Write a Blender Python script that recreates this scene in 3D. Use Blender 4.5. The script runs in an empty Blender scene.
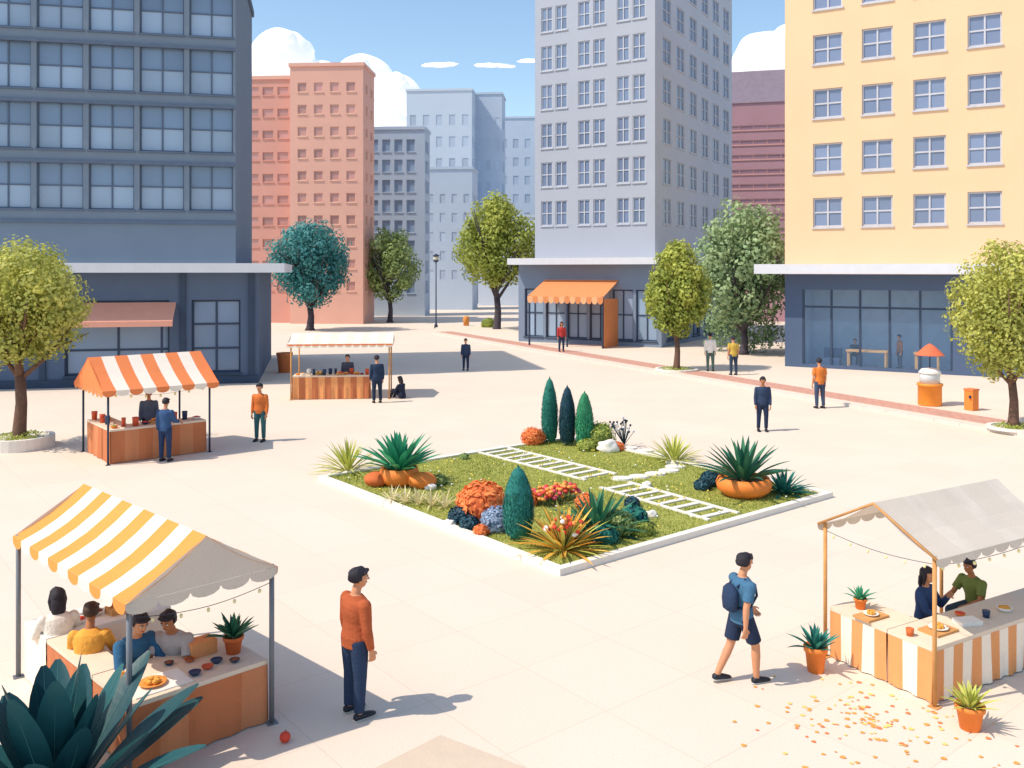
import bpy, math, random
from mathutils import Vector, Matrix, noise
V=Vector
scene=bpy.context.scene
col=scene.collection
RS=random.Random(11)

# ------------------------------------------------------------ materials
def lin(h):
    h=h.lstrip('#'); o=[]
    for i in (0,2,4):
        c=int(h[i:i+2],16)/255
        o.append(c/12.92 if c<=.04045 else ((c+.055)/1.055)**2.4)
    return o
def _mix(nt,fac,a,b,bt='MIX'):
    n=nt.nodes.new('ShaderNodeMixRGB'); n.blend_type=bt
    for s,val in ((n.inputs[0],fac),(n.inputs[1],a),(n.inputs[2],b)):
        if isinstance(val,bpy.types.NodeSocket): nt.links.new(val,s)
        elif isinstance(val,(int,float)): s.default_value=val
        else: s.default_value=(*val[:3],1)
    return n.outputs[0]
_mc={}
def M(name,hexc,f=.78,rough=.8,var=.12,scale=2.5,bump=.15,bscale=45,spec=.3,metal=0,island=0,transl=0,fine=.06,leaf=None):
    if name in _mc: return _mc[name]
    m=bpy.data.materials.new(name); m.use_nodes=True; nt=m.node_tree; N=nt.nodes
    b=N['Principled BSDF']; out=N['Material Output']
    f=min(1.0,f*1.12)
    c=[x*f for x in lin(hexc)]
    tc=N.new('ShaderNodeTexCoord')
    n1=N.new('ShaderNodeTexNoise'); n1.inputs['Scale'].default_value=scale; n1.inputs['Detail'].default_value=5
    n2=N.new('ShaderNodeTexNoise'); n2.inputs['Scale'].default_value=bscale; n2.inputs['Detail'].default_value=3
    nt.links.new(tc.outputs['Object'],n1.inputs['Vector']); nt.links.new(tc.outputs['Object'],n2.inputs['Vector'])
    lo=[x*(1-var*1.6) for x in c]; hi=[min(1,x*(1+var*1.4)) for x in c]
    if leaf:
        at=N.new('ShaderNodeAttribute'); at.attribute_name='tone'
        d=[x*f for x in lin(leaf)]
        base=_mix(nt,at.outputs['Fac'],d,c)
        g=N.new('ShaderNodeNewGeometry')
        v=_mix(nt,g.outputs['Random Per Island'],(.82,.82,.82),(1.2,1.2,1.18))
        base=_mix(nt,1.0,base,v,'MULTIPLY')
    else:
        base=_mix(nt,n1.outputs['Fac'],lo,hi)
    if island:
        g=N.new('ShaderNodeNewGeometry')
        v=_mix(nt,g.outputs['Random Per Island'],(1-island,)*3,(1+island,)*3)
        base=_mix(nt,1.0,base,v,'MULTIPLY')
    if fine:
        v=_mix(nt,n2.outputs['Fac'],(1-fine*1.5,)*3,(1+fine*1.5,)*3)
        base=_mix(nt,1.0,base,v,'MULTIPLY')
    nt.links.new(base,b.inputs['Base Color'])
    b.inputs['Roughness'].default_value=rough; b.inputs['Specular IOR Level'].default_value=spec; b.inputs['Metallic'].default_value=metal
    if bump:
        bp=N.new('ShaderNodeBump'); bp.inputs['Strength'].default_value=bump; bp.inputs['Distance'].default_value=.02
        nt.links.new(n2.outputs['Fac'],bp.inputs['Height']); nt.links.new(bp.outputs[0],b.inputs['Normal'])
    if transl:
        t=N.new('ShaderNodeBsdfTranslucent'); nt.links.new(base,t.inputs['Color'])
        ms=N.new('ShaderNodeMixShader'); ms.inputs[0].default_value=transl
        nt.links.new(b.outputs[0],ms.inputs[1]); nt.links.new(t.outputs[0],ms.inputs[2]); nt.links.new(ms.outputs[0],out.inputs['Surface'])
    _mc[name]=m; return m
def glassmat(name,hexc,f=.7,rough=.12,island=.12): 
    return M(name,hexc,f,rough=rough,var=.08,scale=.5,bump=0,spec=.6,island=island,fine=0)
def clearglass(name):
    m=bpy.data.materials.new(name); m.use_nodes=True; nt=m.node_tree; N=nt.nodes
    p=N['Principled BSDF']; p.inputs['Base Color'].default_value=(.16,.27,.42,1); p.inputs['Roughness'].default_value=.08
    t=N.new('ShaderNodeBsdfTransparent'); t.inputs[0].default_value=(.92,.96,1,1)
    ms=N.new('ShaderNodeMixShader'); ms.inputs[0].default_value=.25; nt.links.new(t.outputs[0],ms.inputs[1]); nt.links.new(p.outputs[0],ms.inputs[2])
    nt.links.new(ms.outputs[0],N['Material Output'].inputs['Surface']); return m

# ------------------------------------------------------------ mesh builder
class MB:
    def __init__(s): s.v=[];s.f=[];s.m=[];s.s=[];s.t=[];s.mats=[];s.tone=.5
    def mi(s,mat):
        if mat not in s.mats: s.mats.append(mat)
        return s.mats.index(mat)
    def face(s,idx,mat,sm=False):
        s.f.append(idx); s.m.append(s.mi(mat)); s.s.append(sm); s.t.append(s.tone)
    def poly(s,pts,mat,sm=False):
        i=len(s.v); s.v+= [tuple(p) for p in pts]; s.face(tuple(range(i,i+len(pts))),mat,sm)
    def box(s,o,u,v,w,mat):
        o=V(o);u=V(u);v=V(v);w=V(w)
        if u.cross(v).dot(w)<0: u,v=v,u
        i=len(s.v); s.v+=[tuple(p) for p in (o,o+u,o+u+v,o+v,o+w,o+u+w,o+u+v+w,o+v+w)]
        for q in ((3,2,1,0),(4,5,6,7),(0,1,5,4),(1,2,6,5),(2,3,7,6),(3,0,4,7)): s.face(tuple(i+k for k in q),mat)
    def cbox(s,c,sx,sy,sz,mat,rot=0):
        a=V((math.cos(rot),math.sin(rot),0)); b=V((-a.y,a.x,0)); c=V(c)
        s.box(c-a*sx/2-b*sy/2,a*sx,b*sy,V((0,0,sz)),mat)
    def loft(s,rings,mat,seg=12,cap=True,sm=True):
        i0=len(s.v)
        for c,U,W in rings:
            for k in range(seg):
                a=2*math.pi*k/seg; s.v.append(tuple(c+U*math.cos(a)+W*math.sin(a)))
        for r in range(len(rings)-1):
            for k in range(seg):
                a=i0+r*seg+k; b=i0+r*seg+(k+1)%seg
                s.face((a,b,b+seg,a+seg),mat,sm)
        if cap:
            s.face(tuple(i0+k for k in range(seg))[::-1],mat,sm)
            e=i0+(len(rings)-1)*seg; s.face(tuple(e+k for k in range(seg)),mat,sm)
    def tube(s,pts,rad,mat,seg=8,rnd=False,sm=True,flat=1.0,ref=None):
        pts=[V(p) for p in pts]; D=(pts[-1]-pts[0])
        if D.length<1e-6: D=V((0,0,1))
        D.normalize()
        if ref is None: ref=V((0,1,0)) if abs(D.y)<.8 else V((1,0,0))
        ref=V(ref); rings=[]
        n=len(pts)
        for i,p in enumerate(pts):
            t=(pts[min(i+1,n-1)]-pts[max(i-1,0)])
            t=t.normalized() if t.length>1e-9 else D
            U=ref.cross(t)
            if U.length<1e-4: U=V((1,0,0)).cross(t)
            U.normalize(); W=t.cross(U).normalized()
            r=rad[i] if not isinstance(rad,(int,float)) else rad
            if rnd and i==0:
                for an in (75,40): a=math.radians(an); rings.append((p-t*r*math.sin(a),U*r*math.cos(a),W*r*flat*math.cos(a)))
            rings.append((p,U*r,W*r*flat))
            if rnd and i==n-1:
                for an in (40,75): a=math.radians(an); rings.append((p+t*r*math.sin(a),U*r*math.cos(a),W*r*flat*math.cos(a)))
        s.loft(rings,mat,seg,True,sm)
    def ell(s,c,r,mat,seg=12,rg=8,rot=None,disp=0,sd=0):
        c=V(c); i0=len(s.v); pts=[]
        for j in range(1,rg):
            th=math.pi*j/rg
            for k in range(seg):
                a=2*math.pi*k/seg
                p=V((math.sin(th)*math.cos(a)*r[0],math.sin(th)*math.sin(a)*r[1],-math.cos(th)*r[2]))
                pts.append(p)
        pts=[V((0,0,-r[2]))]+pts+[V((0,0,r[2]))]
        for p in pts:
            if disp:
                q=p*(1+disp*noise.noise(V((p.x/r[0]*1.6+sd,p.y/r[1]*1.6,p.z/r[2]*1.6))))
            else: q=p
            if rot: q=rot@q
            s.v.append(tuple(c+q))
        for k in range(seg): s.face((i0,i0+1+(k+1)%seg,i0+1+k),mat,True)
        for j in range(rg-2):
            for k in range(seg):
                a=i0+1+j*seg+k; b=i0+1+j*seg+(k+1)%seg
                s.face((a,b,b+seg,a+seg),mat,True)
        e=i0+1+(rg-2)*seg; T=i0+1+(rg-1)*seg
        for k in range(seg): s.face((e+k,e+(k+1)%seg,T),mat,True)
    def lathe(s,prof,c,mat,seg=18,sm=True):
        c=V(c); s.loft([(c+V((0,0,z)),V((r,0,0)),V((0,r,0))) for r,z in prof],mat,seg,True,sm)
    def mesh(s,name,loc=(0,0,0)):
        me=bpy.data.meshes.new(name); l=V(loc)
        me.from_pydata([(a-l.x,b-l.y,c-l.z) for a,b,c in s.v],[],s.f)
        for m in s.mats: me.materials.append(m)
        me.polygons.foreach_set('material_index',s.m); me.polygons.foreach_set('use_smooth',s.s)
        at=me.attributes.new('tone','FLOAT','FACE'); at.data.foreach_set('value',s.t)
        me.update(); return me
    def build(s,name,loc=(0,0,0),parent=None):
        o=bpy.data.objects.new(name,s.mesh(name,loc)); o.location=loc; col.objects.link(o)
        if parent: o.parent=parent
        return o
def empty(name,loc=(0,0,0),rz=0):
    e=bpy.data.objects.new(name,None); e.location=loc; e.rotation_euler=(0,0,rz); e.empty_display_size=.3; col.objects.link(e); return e

# ------------------------------------------------------------ facades
def facade(mb,p,u,w,z0,z1,cols,rows,wall,glass,frame,depth=.16,mx=1,mz=1,fw=.06,sill=True,split=None):
    u=V((u[0],u[1],0)); n=V((u.y,-u.x,0)); P=V((p[0],p[1],0))
    def q(a,b,c,d,m,off=0):
        mb.poly([P+u*a-n*off+V((0,0,c)),P+u*b-n*off+V((0,0,c)),P+u*b-n*off+V((0,0,d)),P+u*a-n*off+V((0,0,d))],m)
    cols=[c for c in cols if c[0]>.02 and c[1]<w-.02]; rows=[r for r in rows if r[0]>z0+.02 and r[1]<z1-.02]
    if not cols: rows=[]
    z=z0
    for a,b in rows:
        q(0,w,z,a,wall); x=0
        for c,d in cols:
            q(x,c,a,b,wall)
            A=V((0,0,a));B=V((0,0,b))
            p0=P+u*c;p1=P+u*d;di=-n*depth
            mb.poly([p0+A,p0+A+di,p0+B+di,p0+B],wall); mb.poly([p1+A+di,p1+A,p1+B,p1+B+di],wall)
            mb.poly([p0+A,p1+A,p1+A+di,p0+A+di],wall); mb.poly([p0+B+di,p1+B+di,p1+B,p0+B],wall)
            for i in range(mx):
                for j in range(mz):
                    xa=c+(d-c)*i/mx; xb=c+(d-c)*(i+1)/mx; za=a+(b-a)*j/mz; zb=a+(b-a)*(j+1)/mz
                    g=glass
                    if split and j<mz-1: g=split
                    q(xa,xb,za,zb,g,depth)
            t=.05
            for i in range(mx+1):
                xx=c+(d-c)*i/mx-fw/2
                xx=min(max(xx,c+.002),d-fw-.002)
                mb.box(P+u*xx-n*(depth-.002)+V((0,0,a+.002)),u*fw,n*t,V((0,0,b-a-.004)),frame)
            for j in range(mz+1):
                zz=a+(b-a)*j/mz-fw/2; zz=min(max(zz,a+.004),b-fw-.004)
                mb.box(P+u*(c+.004)-n*(depth-.004)+V((0,0,zz)),u*(d-c-.008),n*(t-.008),V((0,0,fw)),frame)
            if sill: mb.box(P+u*(c-.06)+n*.003+V((0,0,a-.09)),u*(d-c+.12),n*.07,V((0,0,.08)),frame)
            x=d
        q(x,w,a,b,wall); z=b
    q(0,w,z,z1,wall)
def cs(start,pitch,w,n): return [(start+i*pitch,start+i*pitch+w) for i in range(n)]
def block(mb,p,u,w,dep,z0,z1,wall,glass,frame,fc,fr,sc=None,sr=None,roof=None,cap=True,side_wall=None,**k):
    u=V((u[0],u[1])).normalized(); n=V((u.y,-u.x)); p=V(p)
    sc=fc if sc is None else sc; sr=fr if sr is None else sr
    c0=p;c1=p+u*w;c2=c1-n*dep;c3=p-n*dep; sw=side_wall or wall
    facade(mb,c0,u,w,z0,z1,fc,fr,wall,glass,frame,**k)
    facade(mb,c1,-n,dep,z0,z1,sc,sr,sw,glass,frame,**k)
    facade(mb,c2,-u,w,z0,z1,fc,fr,wall,glass,frame,**k)
    facade(mb,c3,n,dep,z0,z1,sc,sr,sw,glass,frame,**k)
    U=V((u.x,u.y,0));NN=V((n.x,n.y,0)); r=roof or frame
    o=V((p.x,p.y,z1))
    if cap: mb.box(o-U*.12+NN*.12,U*(w+.24),-NN*(dep+.24),V((0,0,.35)),r)
    else: mb.poly([V((*c0,z1)),V((*c1,z1)),V((*c2,z1)),V((*c3,z1))],r)

# ------------------------------------------------------------ leaves
def leafcloud(mb,c,r,n,size,mat,rng,lo=.6,hi=1.05,asp=.5,tj=.15,up=0):
    c=V(c); base=mb.tone
    for _ in range(n):
        d=V((rng.gauss(0,1),rng.gauss(0,1),rng.gauss(0,1))).normalized()
        k=lo+(hi-lo)*rng.random()**.6
        p=c+V((d.x*r[0]*k,d.y*r[1]*k,d.z*r[2]*k))
        nn=(d+V((rng.uniform(-1,1),rng.uniform(-1,1),rng.uniform(-.6,1)))*.45).normalized()
        t=nn.cross(V((rng.uniform(-1,1),rng.uniform(-1,1),rng.uniform(-1,1))))
        if up: t=t+V((0,0,up))
        if t.length<.01: continue
        t.normalize(); b=nn.cross(t).normalized()
        s=size*rng.uniform(.65,1.3)
        mb.tone=min(1,max(0,base+rng.uniform(-tj,tj)))
        mb.poly([p-t*s*.5,p+b*s*asp*.5,p+t*s*.55,p-b*s*asp*.5],mat)
    mb.tone=base
def tree(name,x,y,z0,cz,rx,rz,tr,lm,bm,seed,nc=46,nl=150,ls=.13,cx=0,shape='round',vary=.26):
    rng=random.Random(seed); mb=MB(); B=V((x,y,z0)); C=V((x+cx,y,cz))
    fork=V((x+cx*.3,y,z0+(cz-rz-z0)*.85+.25)); top=C+V((0,0,rz*.35))
    mb.tube([B+V((0,0,-.05)),B+V((0,0,.25)),B.lerp(fork,.6)+V((tr*.3,0,0)),fork],[tr*1.7,tr*1.15,tr*.92,tr*.85],bm,10)
    mb.tube([fork-V((0,0,tr)),fork.lerp(top,.4)+V((-tr*.8,0,0)),fork.lerp(top,.75)+V((tr,0,0)),top],[tr*.82,tr*.6,tr*.35,tr*.12],bm,8)
    for i in range(8):
        a=i*2.4+rng.uniform(-.3,.3); st=fork.lerp(top,rng.uniform(0,.55))
        if i<2: st=fork-V((0,0,tr*.6)); a=(0.15 if i else 3.0)+rng.uniform(-.2,.2)
        e=C+V((math.cos(a)*rx*.72,math.sin(a)*rx*.72,rng.uniform(-.25,.6)*rz))
        if i in (2,3): e=C+V(((.5 if i==2 else -.45)*rx,-rx*.8,rng.uniform(-.1,.3)*rz))
        mid=st.lerp(e,.5)+V((0,0,-rz*.08))
        mb.tube([st,mid,e],[tr*.5,tr*.3,tr*.08],bm,6)
        for j in range(2):
            e2=mid.lerp(e,.4)+V((rng.uniform(-.35,.35)*rx,rng.uniform(-.35,.35)*rx,rng.uniform(.1,.5)*rz))
            mb.tube([mid.lerp(e,.15*j),e2],[tr*.24,tr*.05],bm,5)
    ga=math.pi*(3-5**.5)
    for i in range(nc):
        zz=1-2*(i+.5)/nc; rr=math.sqrt(1-zz*zz); a=i*ga+rng.uniform(-.3,.3)
        k=rng.uniform(.6,.84) if i%4 else rng.uniform(.1,.5)
        sq=1.0
        if shape=='egg': sq=1.0-.5*max(0,zz)
        p=C+V((rr*math.cos(a)*rx*k*sq,rr*math.sin(a)*rx*k*sq,zz*rz*k*1.02))
        cr=rx*rng.uniform(.26,.38)
        mb.tone=min(1,max(0,.55+.15*zz+rng.uniform(-vary,vary)))  # random tone per clump, with underside shade painted into the crown
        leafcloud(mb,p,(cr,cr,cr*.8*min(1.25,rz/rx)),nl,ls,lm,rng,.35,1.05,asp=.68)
    return mb.build(name,(x,y,z0))

def blade(mb,c,az,el,L,w,mat,curve=.6,seg=6,vd=.25,sm=True,broad=False,rib=None):
    c=V(c); p=c.copy(); h=V((math.cos(az),math.sin(az),0)); side=V((-h.y,h.x,0)); e=el; i0=len(mb.v); cen=[]
    for i in range(seg+1):
        t=i/seg
        if broad: ww=w*(.16+.84*math.sin(math.pi*min(1,max(0,(t-.1)/.9))**1.15)**.75) if 0<t<.985 else w*.14
        else: ww=w*(.45+.9*t if t<.45 else (.855*(1-((t-.45)/.55)**1.8)))
        ww=max(ww,.002)
        nrm=(V((0,0,1))*math.cos(e)-h*math.sin(e))
        mb.v+= [tuple(p-side*ww/2),tuple(p-nrm*ww*vd),tuple(p+side*ww/2)]
        cen.append(p-nrm*(ww*vd-.002))
        d=h*math.cos(e)+V((0,0,1))*math.sin(e)
        p=p+d*L/seg; e-=curve/seg
    for i in range(seg):
        a=i0+i*3
        mb.face((a,a+1,a+4,a+3),mat,sm); mb.face((a+1,a+2,a+5,a+4),mat,sm)
    if rib: mb.tube(cen,[.010*(1-k/(seg+1)) for k in range(seg+1)],rib,5)
def agave(mb,c,n,L,w,mat,rng,curve=.7,lo=.25,hi=1.5,rad=.05,vd=.25,seg=6,broad=False):
    for i in range(n):
        t=(i+.5)/n; az=i*2.39996+rng.uniform(-.15,.15); el=hi-(hi-lo)*t**.9+rng.uniform(-.08,.08)
        mb.tone=rng.random()
        blade(mb,V(c)+V((math.cos(az)*rad*t,math.sin(az)*rad*t,0)),az,el,L*rng.uniform(.82,1.08)*(.85+.15*t),w*rng.uniform(.85,1.1),mat,curve*rng.uniform(.6,1.3)*(.4+.6*t),seg,vd,broad=broad)
    mb.tone=.5

# ------------------------------------------------------------ world / sun / camera
w=bpy.data.worlds.new("World"); scene.world=w; w.use_nodes=True; nt=w.node_tree
sky=nt.nodes.new('ShaderNodeTexSky'); sky.sky_type='NISHITA'; sky.sun_disc=False
EL=math.radians(53); AZ=(-.95,-.31)
sky.sun_elevation=EL; sky.sun_rotation=math.atan2(AZ[0],AZ[1])%(2*math.pi)
sky.air_density=1.0; sky.dust_density=.9; sky.ozone_density=.8
tint=_mix(nt,1.0,sky.outputs[0],(1.3,1.38,1.36),'MULTIPLY')
nt.links.new(tint,nt.nodes['Background'].inputs[0]); nt.nodes['Background'].inputs[1].default_value=.15
sl=bpy.data.lights.new('sun','SUN'); sl.energy=4.1; sl.angle=math.radians(.5); sl.color=(1,.9,.77)
so=bpy.data.objects.new('sun',sl); col.objects.link(so)
h=V((AZ[0],AZ[1],0)).normalized(); sd=V((h.x*math.cos(EL),h.y*math.cos(EL),math.sin(EL)))
so.rotation_euler=sd.to_track_quat('Z','Y').to_euler(); so.location=(-30,-10,50)
cam=bpy.data.cameras.new('camera'); co=bpy.data.objects.new('camera',cam); col.objects.link(co)
co.location=(0,0,5.2); co.rotation_euler=(math.radians(90),0,0); cam.lens=31.43; cam.sensor_width=36; cam.shift_y=-.111; cam.clip_end=3000
scene.camera=co
scene.view_settings.view_transform='Standard'; scene.view_settings.look='None'; scene.view_settings.exposure=0

# ------------------------------------------------------------ ground
def groundmat():
    m=M('plaza_paving','#f4e2cf',.745,rough=.85,var=.04,scale=.3,bump=.15,bscale=30,fine=.05,spec=.2)
    nt=m.node_tree; N=nt.nodes; b=N['Principled BSDF']; src=b.inputs['Base Color'].links[0].from_socket
    tc=N.new('ShaderNodeTexCoord'); mp=N.new('ShaderNodeMapping'); mp.inputs['Rotation'].default_value=(0,0,math.radians(-39))
    nt.links.new(tc.outputs['Object'],mp.inputs['Vector'])
    br=N.new('ShaderNodeTexBrick'); br.offset=0; br.inputs['Scale'].default_value=1; br.inputs['Brick Width'].default_value=1.5; br.inputs['Row Height'].default_value=1.5
    br.inputs['Mortar Size'].default_value=.007; br.inputs['Color1'].default_value=(1,1,1,1); br.inputs['Color2'].default_value=(.965,.965,.96,1); br.inputs['Mortar'].default_value=(.86,.85,.83,1)
    nt.links.new(mp.outputs[0],br.inputs['Vector'])
    nt.links.new(_mix(nt,1.0,src,br.outputs['Color'],'MULTIPLY'),b.inputs['Base Color']); return m
GM=groundmat()
mb=MB(); mb.poly([(-1500,-300,0),(1500,-300,0),(1500,2500,0),(-1500,2500,0)],GM); mb.build('ground')
kerb=M('kerb_stone','#ece0d4',.72,var=.05,scale=6)
pinkp=M('brick_pavers','#d8a492',.76,var=.12,scale=3)
E0=V((-6.8,73.8,0)); E1=V((22,15.4,0)); dE=(E1-E0).normalized(); nE=V((-dE.y,dE.x,0))
mb=MB()
far=[E1+V((30,4,0)),V((60,80,0)),V((8,84,0)),E0+V((0,6,0))]
pts=[E0+nE*.25,E1+nE*.25]+far
mb.poly([p+V((0,0,.116)) for p in pts],GM)
L=(E1-E0).length; nseg=int(L/1.0)
for i in range(nseg):
    mb.box(E0+dE*(L*i/nseg+.006),dE*(L/nseg-.012),nE*.25,V((0,0,.12)),kerb)
for i in range(int(L/.42)):
    for j in range(6):
        o=E0+nE*(.6+j*.22)+dE*(i*.42+(j%2)*.2)+V((0,0,.116)); mb.box(o,dE*.40,nE*.2,V((0,0,.006)),pinkp)
mb.build('pavement')
mb=MB()
tanp=M('tan_paving','#ead4bc',.7,var=.05,scale=4)
mb.poly([(-1.75,9.0,.004),(-.8,10.0,.004),(.5,9.1,.004),(-.3,8.0,.004),(-2.6,8.0,.004)],tanp); mb.build('paving_strip')

# ------------------------------------------------------------ buildings
slate=M('slate_cladding','#8494a6',.72,var=.05,scale=.8,fine=.05)
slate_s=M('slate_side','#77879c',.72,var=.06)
gblue=glassmat('office_glass','#7c95b4',.76,.16,.14); gblue2=glassmat('office_glass_light','#9db3cc',.8,.16,.14)
slframe=M('slate_frame','#677890',.7,fine=.0)
podium=M('podium_cladding','#627592',.68,var=.06,scale=1)
navyf=M('navy_frame','#45566f',.66,fine=0)
capm=M('canopy_slab','#dfe0e6',.8,var=.05)
off_u=V((.977,.214)); off_n=V((off_u.y,-off_u.x))
mb=MB(); p=V((-22.9,40.0))-off_u*14
W=10.1+14
cols=cs(14+10.1-1.95-2.18*10,2.18,1.95,11); cols=[(a-.12,b-.12) for a,b in cols if a>.1]
rows=[(8.0+2.72*k,10.15+2.72*k) for k in range(4)]
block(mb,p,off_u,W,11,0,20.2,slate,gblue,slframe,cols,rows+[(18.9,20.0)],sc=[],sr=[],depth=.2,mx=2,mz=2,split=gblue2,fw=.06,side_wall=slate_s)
pp=V((p.x,p.y,0)); U=V((*off_u,0)); NN=V((*off_n,0))
for k in range(5):
    mb.box(pp+NN*.003+V((0,0,7.35+2.72*k)),U*W,NN*.12,V((0,0,.14)),slframe)
o=mb.build('office_building',(p.x,p.y,0))
mb=MB(); pq=p+off_n*1.0; PW=14+11.2
t=lambda X:X+14
facade(mb,pq,off_u,PW,0,5.1,[(t(2.9),t(7.3)),(t(8.25),t(10.4))],[(.5,3.85)],podium,gblue,navyf,depth=.25,mx=2,mz=3,fw=.09)
q3=V((pq.x,pq.y,0)); mb.poly([q3+U*PW,q3+U*PW-NN*12,q3+U*PW-NN*12+V((0,0,5.1)),q3+U*PW+V((0,0,5.1))],podium)
mb.poly([q3,q3+V((0,0,5.1)),q3-NN*12+V((0,0,5.1)),q3-NN*12],podium)
mb.box(q3-U*.5+NN*1.2+V((0,0,5.1)),U*(t(12.4)+.5),-NN*13.4,V((0,0,.42)),capm)
mb.box(q3+NN*.003,U*PW,NN*.12,V((0,0,.35)),navyf)
for xx in (1.9,7.75,10.75): mb.box(q3+U*t(xx)+NN*.003+V((0,0,.36)),U*.25,NN*.1,V((0,0,4.7)),navyf)
pk=M('pink_awning','#e6a48e',.85,var=.05)
a0=q3+U*t(2.6); A1=U*5.0
mb.poly([a0+V((0,0,3.75))+NN*.02,a0+A1+V((0,0,3.75))+NN*.02,a0+A1+NN*1.1+V((0,0,2.95)),a0+NN*1.1+V((0,0,2.95))][::-1],pk)
mb.box(a0+NN*1.1+V((0,0,2.72)),A1,NN*.03,V((0,0,.24)),pk)
mb.box(q3+U*t(7.0)+NN*.4,U*.1,NN*.1,V((0,0,2.9)),navyf)
q=mb.build('office_podium',(pq.x,pq.y,0)); q.parent=o; q.location=(pq.x-p.x,pq.y-p.y,0)

sal=M('salmon_render','#e9b3a0',.84,var=.05,scale=.5); sal2=M('salmon_dark','#e0a595',.8,var=.05,scale=.5); salw=glassmat('salmon_windows','#cf9a90',.78,.3,.2); salf=M('salmon_sill','#efc3ac',.85)
mb=MB(); u=V((.998,-.06)).normalized()
block(mb,(-21.6,87),u,7.2,5,0,25,sal,salw,salf,cs(.75,1.6,.9,4),[(3.2+2.15*k,4.1+2.15*k) for k in range(10)],sc=cs(1,2.2,.9,5),mx=1,mz=1,roof=sal,fw=.05,depth=.1)
block(mb,(-31.7,89),u,10.05,6,0,24.1,sal2,salw,sal2,cs(1,1.5,1.1,6),[(3.2+2.15*k,4.0+2.15*k) for k in range(10)],roof=sal,fw=.05,depth=.1)
mb.build('salmon_apartment_block',(-21.6,87,0))
bg=M('bluegrey_render','#b4c3d3',.85,var=.04,scale=.4); bgw=glassmat('bluegrey_windows','#8da3bc',.85,.3)
mb=MB(); block(mb,(-18.2,102),V((1,-.05)),8.3,4,0,21.2,bg,bgw,bg,cs(.6,1.4,.95,6),[(2.6+2.3*k,4.0+2.3*k) for k in range(8)],roof=bg,fw=.05)
mb.build('bluegrey_apartment_block',(-18.2,102,0))
pale=M('pale_haze_render','#bccada',.84,var=.03,scale=.3); pale2=M('pale_haze_render_far','#c6d2e0',.86,var=.03,scale=.3); palew=glassmat('pale_haze_windows','#b6c4d6',.85,.4)  # distance haze is put into these pale wall and window colours
def plain(name,x0,x1,y,dep,h,wall,ncol=5,nrow=8,u=(1,-.08)):
    mb=MB(); W=x1-x0; pit=W/ncol
    block(mb,(x0,y),u,W,dep,0,h,wall,palew,wall,cs(pit*.25,pit,pit*.5,ncol),[(4+(h-6)/nrow*k,4+(h-6)/nrow*k+(h-6)/nrow*.5) for k in range(nrow)],roof=wall,fw=.05,sill=False,depth=.06)
    mb.build(name,(x0,y,0))
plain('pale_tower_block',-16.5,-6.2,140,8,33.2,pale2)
plain('pale_tower_block',-6.0,-1.6,144,6,33.5,pale,3)
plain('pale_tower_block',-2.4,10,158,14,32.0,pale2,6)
plain('pale_low_block',-11.5,-5.2,118,6,18.5,pale,4,5)
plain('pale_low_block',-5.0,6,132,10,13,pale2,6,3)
for (a,b,y,hh) in ((-70,-50,130,30),(-48,-32,125,24),(34,50,120,28),(52,75,125,22),(10,20,130,20),(-95,-75,110,26)): plain('pale_low_block' if hh<26 else 'pale_tower_block',a,b,y,14,hh,pale,6,7)
br=M('mauve_brick','#b88f99',.8,var=.06,scale=.6); brs=M('mauve_band','#cf9f9c',.82); brr=M('mauve_roof','#a99aa9',.82)
mb=MB(); block(mb,(21.5,92),(.97,-.24),12,12,0,22.3,br,glassmat('mauve_windows','#9c7a8a',.8,.3),brs,[(.5,11.4)],[(3+1.5*k,3.5+1.5*k) for k in range(12)],roof=brr,fw=.08,mx=8,depth=.08)
mb.box((21.2,92.6,22.66),(10,-2.4,0),(2,8,0),(0,0,3.0),brr)
mb.build('mauve_brick_block',(21.5,92,0))

mt=M('tower_render','#bcc2cf',.72,var=.04,scale=.5); mts=M('tower_shaded_side_render','#c2cad8',.78,var=.04,scale=.5); mtw=glassmat('tower_windows','#7f90ae',.74,.25); mtf=M('tower_frames','#cdd1db',.75,fine=0)  # shaded side gets its own colour, lightened to offset the missing sun
mb=MB(); u=V((.866,-.5)); n=V((-.5,-.866))
fc=[]
for g in (.5,3.45,6.4): fc+=[(g,g+.92),(g+1.17,g+2.09)]
rows=[(8.4+2.78*k,10.15+2.78*k) for k in range(9)]
block(mb,(1.66,64.6),u,9.17,18,0,34,mt,mtw,mtf,fc,rows,sc=[(1.5+2.8*i,3.1+2.8*i) for i in range(6)],side_wall=mts,roof=mt,mx=2,mz=2,fw=.07,depth=.1)
mo=mb.build('concrete_tower_block',(1.66,64.6,0))
mb=MB(); mp_=M('tower_podium','#8b9cb4',.7,var=.06,scale=.7)
pp=V((1.66,64.6))+n*1.0-u*.8; U=V((*u,0));NN=V((*n,0)); P3=V((*pp,0))
facade(mb,pp,u,10.8,0,5.6,cs(.5,1.7,1.5,6),[(.5,3.9)],mp_,gblue2,navyf,depth=.2,mx=2,mz=2,fw=.08)
facade(mb,pp+u*10.8,-n,17,0,5.6,cs(1,2.6,1.8,6),[(.5,3.6)],mp_,gblue,navyf,depth=.2,mx=2,mz=2,fw=.08)
mb.poly([P3,P3+V((0,0,5.6)),P3-NN*17+V((0,0,5.6)),P3-NN*17],mp_)
mb.box(P3-U*.3+NN*1.1+V((0,0,5.6)),U*11.7,-NN*19,V((0,0,.45)),capm)
q=mb.build('tower_podium',(pp.x,pp.y,0)); q.parent=mo; q.location=(pp.x-1.66,pp.y-64.6,0)
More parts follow.
